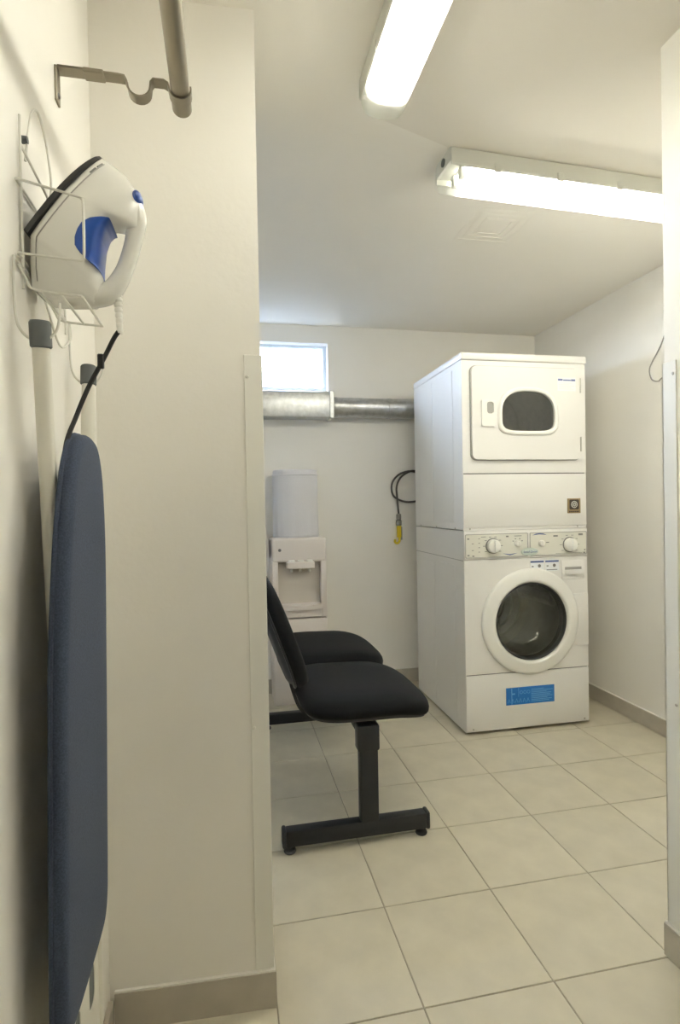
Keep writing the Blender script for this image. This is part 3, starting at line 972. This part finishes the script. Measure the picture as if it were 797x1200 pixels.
# ------------------------------------------------------------------ fluorescent ceiling lights
def ceiling_light(label, loc, rz, L, M_tb):
    t = thing('ceiling_light', label, 'ceiling light', loc, rz, 'twin tube ceiling lights')
    hw = 0.060      # local x along the tubes
    # grey tray: rounded channel hung on the ceiling
    sec = [(-0.050, 0), (-hw, -0.006), (-hw - .002, -0.055), (-hw + .001, -0.061), (-hw + .004, -0.061), (-hw + .006, -0.044), (hw - .006, -0.044), (hw - .004, -0.061), (hw - .001, -0.061), (hw + .002, -0.055), (hw, -0.006), (0.050, 0)]
    b = MB().rings([[(x, y, z) for y, z in sec] for x in (-L / 2, L / 2)])
    b.build('tray', M_tray, t, smooth=False)
    b = MB()
    b.box(-L / 2 + 0.05, L / 2 - 0.05, -0.045, 0.045, -0.049, -0.042, 0.002, 1)
    b.build('reflector', M_white, t, smooth=False)
    # ribbed clear diffuser: U section
    sec = []
    n = 40
    for k in range(n + 1):
        a = math.pi * k / n
        c, s_ = math.cos(a), math.sin(a)
        rib = 1 + (0.012 if k % 2 else -0.004)
        sec.append((hw * 0.985 * math.copysign(abs(c) ** 0.62, c) * rib, -0.056 - 0.050 * abs(s_) ** 0.72 * rib))
    d = MB()
    vs = [[d.bm.verts.new((x, y, z)) for y, z in sec] for x in (-L / 2 + 0.058, L / 2 - 0.058)]
    for j in range(n):
        d.bm.faces.new((vs[0][j], vs[0][j + 1], vs[1][j + 1], vs[1][j]))
    d.build('diffuser', M_diff, t, angle=80)
    for s_ in (-1, 1):
        d = MB()
        rr = []
        for x, q in ((L / 2 - 0.058, 1.0), (L / 2 - 0.03, 1.0), (L / 2 - 0.008, 0.985), (L / 2 - 0.002, 0.95), (L / 2, 0.90)):
            rr.append([d.bm.verts.new((s_ * x, y * q, -0.056 + (z + 0.056) * q)) for y, z in sec])
        for a_, b_ in zip(rr, rr[1:]):
            for j in range(n):
                d.bm.faces.new((a_[j], a_[j + 1], b_[j + 1], b_[j]))
        d.bm.faces.new(rr[-1])
        d.build('diffuser_end', M_capcl, t, angle=60)
        for y in (-0.026, 0.026):
            MB().box(s_ * (L / 2 - 0.052) - 0.009, s_ * (L / 2 - 0.052) + 0.009, y - 0.012, y + 0.012, -0.080, -0.045, 0.003, 2).build('lamp_holder', M_plastic, t)
        MB().cyl((s_ * (L / 2 + 0.003), 0, -0.022), (s_ * (L / 2 - 0.004), 0, -0.022), 0.013, n=16).build('cable_gland', M_cap, t)
    for y in (-0.026, 0.026):
        b = MB().cyl((-L / 2 + 0.062, y, -0.066), (L / 2 - 0.062, y, -0.066), 0.013, n=12)
        b.build('tube', M_tb, t)
    nclip = 5
    for k in range(nclip):
        x = -L / 2 + 0.16 + (L - 0.32) * k / (nclip - 1)
        for s_ in (-1, 1):
            MB().box(x - 0.012, x + 0.012, s_ * 0.0625 - 0.003, s_ * 0.0625 + 0.003, -0.068, -0.040, 0.002, 1).build('clip', M_tray, t)
    return t
L1, L2 = 1.25, 1.25
ceiling_light('white twin-tube fluorescent light running lengthwise towards the camera', (0.428, 1.44 - L1 / 2, ZC), math.pi / 2, L1, M_tubef)
ang = 0.045
c2 = Vector((0.716, 1.715, ZC)) + Vector((math.cos(ang), math.sin(ang), 0)) * (L2 / 2)
ceiling_light('white twin-tube fluorescent light mounted crosswise, its grey tray facing us', c2, ang, L2, M_tube)

# ------------------------------------------------------------------ clothes rail on its bracket
rail = thing('clothes_rail', 'brushed metal clothes rail on a wall bracket at top left', 'rail', (-0.067, 1.05, 1.91))
RO_ = Matrix.Translation((0.067, -1.05, -1.91))
def rp(b, name, material, parent=rail, **k):
    b.xf(RO_)
    return b.build(name, material, parent, **k)
RXc, RZc, RR_ = -0.067, 1.915, 0.0165
rp(MB().lathe([(RR_, -0.6), (RR_, 1.088)], (RXc, 0, RZc), 'y', 32), 'rod', M_nickel)
rp(MB().lathe([(RR_ + .0015, 1.066), (RR_ + .0015, 1.094), (RR_ - .002, 1.0975), (0.0001, 1.098)], (RXc, 0, RZc), 'y', 32), 'end_cap', M_nickel)
def strap(path, w, h):
    rings = []
    for i, p in enumerate(path):
        a = path[max(0, i - 1)]; c = path[min(len(path) - 1, i + 1)]
        t_ = (c - a).normalized()
        nn = Vector((-t_.z, 0, t_.x))
        rings.append([p + Vector((0, -w, 0)) - nn * h, p + Vector((0, w, 0)) - nn * h, p + Vector((0, w, 0)) + nn * h, p + Vector((0, -w, 0)) + nn * h])
    return MB().rings(rings)
YK = 1.052
zt = 1.926
pts = [Vector((XL + 0.004, YK, zt)), Vector((-0.172, YK, zt)), Vector((-0.162, YK, zt - 0.001)), Vector((-0.1585, YK, zt - 0.008))]
for k in range(0, 11):
    a = math.pi + math.pi * k / 10
    pts.append(Vector((-0.1375 + 0.019 * math.cos(a), YK, 1.911 + 0.019 * math.sin(a))))
pts += [Vector((-0.1175, YK, zt - 0.006)), Vector((-0.113, YK, zt)), Vector((-0.095, YK, zt)), Vector((-0.088, YK, zt - 0.004))]
for k in range(0, 13):
    a = math.pi + (math.pi + 0.25) * k / 12
    pts.append(Vector((RXc + 0.019 * math.cos(a), YK, RZc + 0.019 * math.sin(a))))
rp(strap(pts, 0.011, 0.0015), 'bracket_strap', M_nickel)
b = MB().plate(rrect(XL + 0.004, -0.222, -0.011, 0.011, 0.002, 2), [rrect(XL + 0.014, -0.232, -0.004, 0.004, 0.003, 3)], 0, 0.003)
b.xf(Matrix.Translation((0, YK, zt + 0.003)) @ Matrix.Rotation(math.radians(-90), 4, 'X'))
rp(b, 'bracket_sleeve', M_nickel)
rp(MB().box(-0.230, -0.196, YK - 0.0125, YK + 0.0125, zt - 0.004, zt + 0.004, 0.0015, 1), 'bracket_clamp', M_nickel)
wp = rp(MB().box(XL, XL + 0.004, YK - 0.011, YK + 0.011, 1.868, zt + 0.003, 0.001, 1), 'wall_plate', M_nickel)
rp(MB().lathe([(0.0001, 0.003), (0.004, 0.002), (0.0045, 0)], (XL + 0.004, YK, 1.882), 'x', 12), 'screw', M_line)

# ------------------------------------------------------------------ wire rack on the left wall
RW = 0.0019
rack = thing('iron_rack', 'white wire wall rack holding the steam iron above the ironing board', 'rack', (XL, 0.95, 1.55))
KO = Matrix.Translation((-XL, -0.95, -1.55))
def kp(b, name, material=M_wire, parent=rack, **k):
    b.xf(KO)
    return b.build(name, material, parent, **k)
xa = XL + 0.004
def wire(pts, k=5, sm=True):
    return MB().tube(smooth_path(pts, k) if sm else pts, RW, 8)
YN, YFH = 0.815, 1.085
b = wire([(xa, 0.852, 1.712), (xa, 0.852, 1.47)], sm=False)
b2 = wire([(xa, 1.06, 1.70), (xa, 1.06, 1.47)], sm=False)
kp(b, 'upright'); kp(b2, 'upright')
kp(wire([(xa, 0.872, 1.66), (xa + .003, 0.876, 1.70), (xa + .004, 0.892, 1.742), (xa + .004, 0.918, 1.762), (xa + .004, 0.948, 1.75), (xa + .004, 0.968, 1.722), (xa + .004, 0.980, 1.69), (xa, 0.984, 1.66)]), 'hanging_arch')
kp(wire([(xa, 0.852, 1.672), (xa + .01, 0.884, 1.648), (xa + .02, 0.924, 1.622), (xa + .02, 0.97, 1.60), (xa, 1.06, 1.59)]), 'cross_wire')
# basket that carries the iron: one frame at each side, a shelf below
for yy in (0.835, 0.965):
    kp(wire([(xa, yy, 1.614), (-0.196, yy, 1.597), (-0.19, yy, 1.594), (-0.188, yy, 1.586), (-0.188, yy, 1.518), (-0.191, yy, 1.510), (-0.198, yy, 1.508), (xa, yy, 1.513)], 4), 'basket_side')
    kp(wire([(xa, yy, 1.497), (-0.262, yy, 1.475), (-0.25, yy, 1.463), (-0.192, yy, 1.458)], 4), 'shelf_side')
for xx, zz in ((-0.248, 1.463), (-0.220, 1.460), (-0.192, 1.458)):
    kp(wire([(xx, 0.835, zz), (xx, 0.965, zz)], sm=False), 'shelf_wire')
for z_ in (1.614, 1.513, 1.497):
    kp(wire([(xa - .001, 0.835, z_), (xa - .001, 1.06, z_)], sm=False), 'cross_bar')
# hooks for the board's feet
for yy in (YN, YFH):
    kp(wire([(xa, yy, 1.50), (xa, yy, 1.44), (xa + .004, yy, 1.408), (xa + .018, yy, 1.391), (xa + .036, yy, 1.389), (xa + .051, yy, 1.402), (xa + .056, yy, 1.425), (xa + .056, yy, 1.44)], 5), 'hook')
kp(wire([(xa, YN, 1.50), (xa, 0.93, 1.495), (xa, 1.02, 1.44), (xa, 1.09, 1.47), (xa, YFH, 1.50)], 5), 'hook_tie')
for yy, zz in ((0.872, 1.69), (0.986, 1.663)):
    kp(MB().lathe([(0.0001, 0.009), (0.005, 0.008), (0.0055, 0)], (XL, yy, zz), 'x', 12), 'screw', M_cap)

# ------------------------------------------------------------------ steam iron
IY = 0.90
iron = thing('steam_iron', 'white and blue steam iron standing tip up in the wire rack', 'iron', (-0.24, IY, 1.49))
heel = Vector((-0.2695, 1.5523)); tip = Vector((-0.1765, 1.6931))
ax = (tip - heel); IL = ax.length; ax.normalize()
nr = Vector((ax.y, -ax.x))       # away from the wall
K = 0.001
def P3(t, n, y):
    p = heel + ax * (t * IL) + nr * n
    return Vector((p.x + 0.24, y, p.y - 1.49))
def hw_(t):                      # half width of the sole: pointed at the tip, drawn in behind the heel
    if t < 0:
        return 0.047 + 0.045 * t
    return 0.047 * (1 - min(1.0, t) ** 2.4) ** 0.75 + 0.0012
N = 28
def lerp_tab(tab):
    def f_(t):
        for (a, va), (b_, vb) in zip(tab, tab[1:]):
            if t <= b_:
                q = max(0, (t - a) / (b_ - a))
                return (va + (vb - va) * q) * K
        return tab[-1][1] * K
    return f_
def hull(t0, t1, steps, n_lo, n_hi, wfun, pw=2.6, taper=0.34):
    rings = []
    for i in range(steps + 1):
        t = t0 + (t1 - t0) * i / steps
        lo, hi = n_lo(t), n_hi(t)
        w = wfun(t)
        ring = []
        for k in range(N):
            a = 2 * math.pi * k / N
            c, s_ = math.cos(a), math.sin(a)
            p_ = pw if s_ > 0 else 9.0
            y = w * math.copysign(abs(c) ** (2 / p_), c)
            h = (math.copysign(abs(s_) ** (2 / p_), s_) + 1) / 2
            n_ = lo + (hi - lo) * h
            ring.append(P3(t, n_, y * (1 - taper * min(1.0, n_ / (104 * K)) ** 1.3)))
        rings.append(ring)
    return MB().rings(rings)
rings = []
for n_, sc in ((0.0, 0.97), (-0.001, 1.0), (0.0055, 1.0), (0.0055, 0.97)):
    out = []
    for k in range(25):
        out.append(P3(k / 24, n_, hw_(k / 24) * sc))
    for k in range(24, -1, -1):
        out.append(P3(k / 24, n_, -hw_(k / 24) * sc))
    rings.append(out)
MB().rings(rings).build('soleplate', M_sole, iron, smooth=False)
low = lerp_tab([(-0.36, 44), (-0.346, 39), (-0.195, 22), (0.0, 4.5), (0.06, 4.0), (1.0, 4.0)])
top = lerp_tab([(-0.36, 56), (-0.346, 67), (-0.262, 92), (-0.152, 118), (-0.05, 117), (0.03, 108), (0.092, 100), (0.209, 89), (0.345, 77), (0.46, 71), (0.519, 71.5), (0.55, 76), (0.575, 86), (0.60, 100), (0.64, 108), (0.70, 105), (0.78, 98), (0.848, 90.5), (0.929, 67.7), (0.975, 50), (0.99, 42), (1.0, 30)])
def wid(t):
    return hw_(min(t, 0.995)) * 0.97
body = hull(-0.345, 0.997, 64, low, top, wid, 3.0)
body.build('body', M_iron, iron, angle=60)
for s_ in (-1, 1):      # seam between skirt and water tank
    pts = []
    for k in range(30):
        t = -0.28 + 1.22 * k / 29
        n_ = max(low(t) + 0.012, (15 - 7 * max(0, t)) * K)
        lo, hi = low(t), top(t)
        h = (n_ - lo) / (hi - lo)
        sv = abs(2 * h - 1) ** (1.5 if h > 0.5 else 4.5)
        yy = wid(t) * max(0, 1 - sv * sv) ** (1 / (3.0 if h > 0.5 else 9.0)) * (1 - 0.34 * (n_ / (104 * K)) ** 1.3)
        pts.append(P3(t, n_, s_ * (yy + 0.0004)))
    MB().tube(pts, 0.0009, 5).build('tank_seam', M_ironseam, iron)
# handle: from the nose shoulder back down to the heel
hpts = [P3(t, n * K, 0) for t, n in ((0.87, 60), (0.80, 79), (0.72, 91.5), (0.604, 101.5), (0.50, 108), (0.411, 113), (0.32, 117), (0.23, 120), (0.14, 121.5), (0.06, 121), (-0.02, 116), (-0.10, 102))]
path = smooth_path(hpts, 5)
rad = []
for i in range(len(path)):
    q = i / (len(path) - 1)
    rad.append((12.2 + 2.0 * max(0, 1 - abs(q - 0.2) / 0.15) + 5.0 * max(0, (q - 0.6) / 0.4)) * K)
MB().tube(path, rad, 18, flat=1.15).build('handle', M_iron, iron, angle=60)
sad = hull(0.11, 0.53, 30, lerp_tab([(0.11, 84), (0.125, 66), (0.15, 55), (0.21, 48), (0.28, 45), (0.35, 45), (0.43, 51), (0.50, 62), (0.53, 70)]), lambda t: top(t) + 0.6 * K, lambda t: wid(t) * 1.0, 3.0, taper=0.325)
sad.build('grip_saddle', M_ironblue, iron, angle=60)
btn = MB()
t_ = bmesh.new()
bmesh.ops.create_uvsphere(t_, u_segments=16, v_segments=10, radius=1)
c = P3(0.868, 77.5 * K, 0)
tn = (ax * 0.75 - nr * 0.66)
nn_ = Vector((tn.y, -tn.x))
rot = Matrix(((nn_.x, 0, tn.x), (0, 1, 0), (nn_.y, 0, tn.y))).to_4x4()
btn.merge(t_, Matrix.Translation(c) @ rot @ Matrix.Diagonal((0.0085, 0.019, 0.0135, 1)))
btn.build('steam_button', M_ironblue, iron)
# print near the tip: dashes, too small to read in the photograph
def side_y(t, n_):
    lo, hi = low(t), top(t)
    h = (n_ - lo) / (hi - lo)
    sv = abs(2 * h - 1) ** (1.5 if h > 0.5 else 4.5)
    return wid(t) * max(0, 1 - sv * sv) ** (1 / (3.0 if h > 0.5 else 9.0)) * (1 - 0.34 * (n_ / (104 * K)) ** 1.3)
for n_, t0, t1, w in ((13.8, 0.775, 0.845, 0.0016), (14.2, 0.868, 0.93, 0.0016)):
    b = MB()
    b.tube([P3(t, n_ * K, -side_y(t, n_ * K)) for t in (t0, (t0 + t1) / 2, t1)], w, 6)
    b.build('tip_print', M_line, iron)
# cord guard and cord
g0 = P3(0.045, 131 * K, 0)
g1 = g0 + Vector((0.002, 0, -0.055))
b = MB()
for k in range(8):
    p = g0.lerp(g1, k / 7)
    b.lathe([(0.004, 0.003), (0.0068 - 0.0003 * k, 0.002), (0.0068 - 0.0003 * k, -0.0015), (0.004, -0.0035)], p, 'z', 12, cap=True)
b.cyl(g0 + Vector((0, 0, 0.02)), g1, 0.0045, n=10)
b.build('cord_guard', M_plastic, iron)
end = g1 + Vector((0, 0, 0.002))
W0 = Vector((0.24, -IY, -1.49))
cpts = [end] + [Vector((x, y, z)) + W0 for x, y, z in ((-0.1625, 0.90, 1.421), (-0.1728, 0.90, 1.3998), (-0.183, 0.899, 1.3787), (-0.2005, 0.897, 1.3434), (-0.2159, 0.89, 1.3006), (-0.2295, 0.878, 1.25), (-0.2375, 0.90, 1.18), (-0.2405, 0.92, 1.05))]
MB().tube(smooth_path(cpts, 6), 0.0036, 8).build('power_cord', M_cord, iron)
MB().box(-0.0055, 0.0035, -0.004, 0.004, -0.011, 0.011, 0.0015, 1).xf(Matrix.Translation(Vector((-0.181, 0.898, 1.384)) + W0)).build('cord_clip', M_cord, iron)

# ------------------------------------------------------------------ ironing board hanging from the rack
board = thing('ironing_board', 'ironing board with slate blue cover hanging upright against the left wall', 'ironing board', (-0.23, 0.85, 0.35))
BD = Matrix.Translation((0.23, -0.85, -0.35))
def bd_(b, name, material, parent=board, **k):
    b.xf(BD)
    return b.build(name, material, parent, **k)
half = [(0.000, 1.276), (0.022, 1.274), (0.045, 1.267), (0.066, 1.250), (0.086, 1.220), (0.101, 1.178), (0.114, 1.12), (0.123, 1.05), (0.129, 0.96), (0.131, 0.86), (0.132, 0.75), (0.132, 0.62), (0.131, 0.53), (0.127, 0.475), (0.112, 0.447), (0.08, 0.438), (0.0, 0.435)]
CY = 0.916
hs = smooth_path([(y, 0, z) for y, z in half], 4)
def skew(z):      # the nose leans a little away from the viewer
    return 0.016 * max(0.0, min(1.0, (z - 0.95) / 0.32))
outl = [(p.x + skew(p.z), p.z) for p in hs] + [(-p.x + skew(p.z), p.z) for p in hs[-2:0:-1]]
def bx_(z):      # the board's foot end swings in a little towards the wall
    return -0.205 - 0.014 * (1.28 - z) / 0.80
def brings(prof):
    b = MB()
    rr = []
    for inset, dx in prof:
        ring = []
        for y, z in outl:
            zc = max(0.66, min(1.14, z))
            d = Vector((y, z - zc))
            L = d.length
            q = (L - inset) / L if L > 1e-6 else 0
            if abs(y) < 1e-6 and L < 1e-6:
                q = 1
            yy, zz = d.x * q, zc + d.y * q
            ring.append((bx_(zz) + dx, CY + yy, zz))
        rr.append(ring)
    return b.rings(rr)
bd_(brings([(0.020, -0.0215), (0.006, -0.0215), (0.0015, -0.020), (0.0, -0.016), (0.0, -0.008), (0.0025, -0.004), (0.007, -0.0008), (0.016, 0.0), (0.04, 0.0006), (0.06, 0.0008)]), 'padded_cover', M_board, angle=70)
# the binding at the cover's edge
loop = [Vector((bx_(z) - 0.0195, CY + y, z)) for y, z in outl]
bd_(MB().tube(loop + [loop[0]], 0.0035, 6, cap=False), 'cover_hem', M_board)
# two leg tubes with grey feet resting in the hooks
for y0, y1, zt_ in ((0.815, 0.93, 1.411), (1.085, 1.02, 1.418)):
    p0, p1 = Vector((-0.241, y0, zt_)), Vector((-0.2535, y1, 0.62))
    lg = bd_(MB().tube([p0, p1], 0.0115, 16), 'leg', M_cream)
    d = (p1 - p0).normalized()
    bd_(MB().tube([p0 - d * 0.004, p0 - d * 0.001, p0 + d * 0.03, p0 + d * 0.032], [0.012, 0.0138, 0.0138, 0.012], 16), 'foot_cap', M_cap, lg)
bd_(MB().tube([(-0.2525, 0.915, 0.70), (-0.2525, 1.03, 0.70)], 0.008, 10), 'cross_tube', M_cream)
# iron rest plate at the square end
b = MB()
b.plate(rrect(0.83, 1.035, 0.22, 0.49, 0.012, 4), [rrect(0.967, 1.004, 0.33, 0.395, 0.014, 5), rrect(0.875, 0.912, 0.33, 0.395, 0.014, 5)], 0, 0.006)
Mr = Matrix(((0, 1, 0, -0.242), (1, 0, 0, 0), (0, 0, 1, 0), (0, 0, 0, 1)))
b.xf(Mr)
rest = bd_(b, 'iron_rest', M_cream, smooth=False)
for y in (0.9855, 0.8935):
    b = MB().plate(rrect(y - 0.019, y + 0.019, 0.327, 0.398, 0.015, 5), [], 0.001, 0.0045)
    b.xf(Mr)
    bd_(b, 'slot_insert', M_cap, rest, smooth=False)
b = MB().tube([(-0.236, 1.035, 0.49), (-0.236, 1.037, 0.23)], 0.005, 8)
bd_(b, 'rest_rim', M_cream, rest)
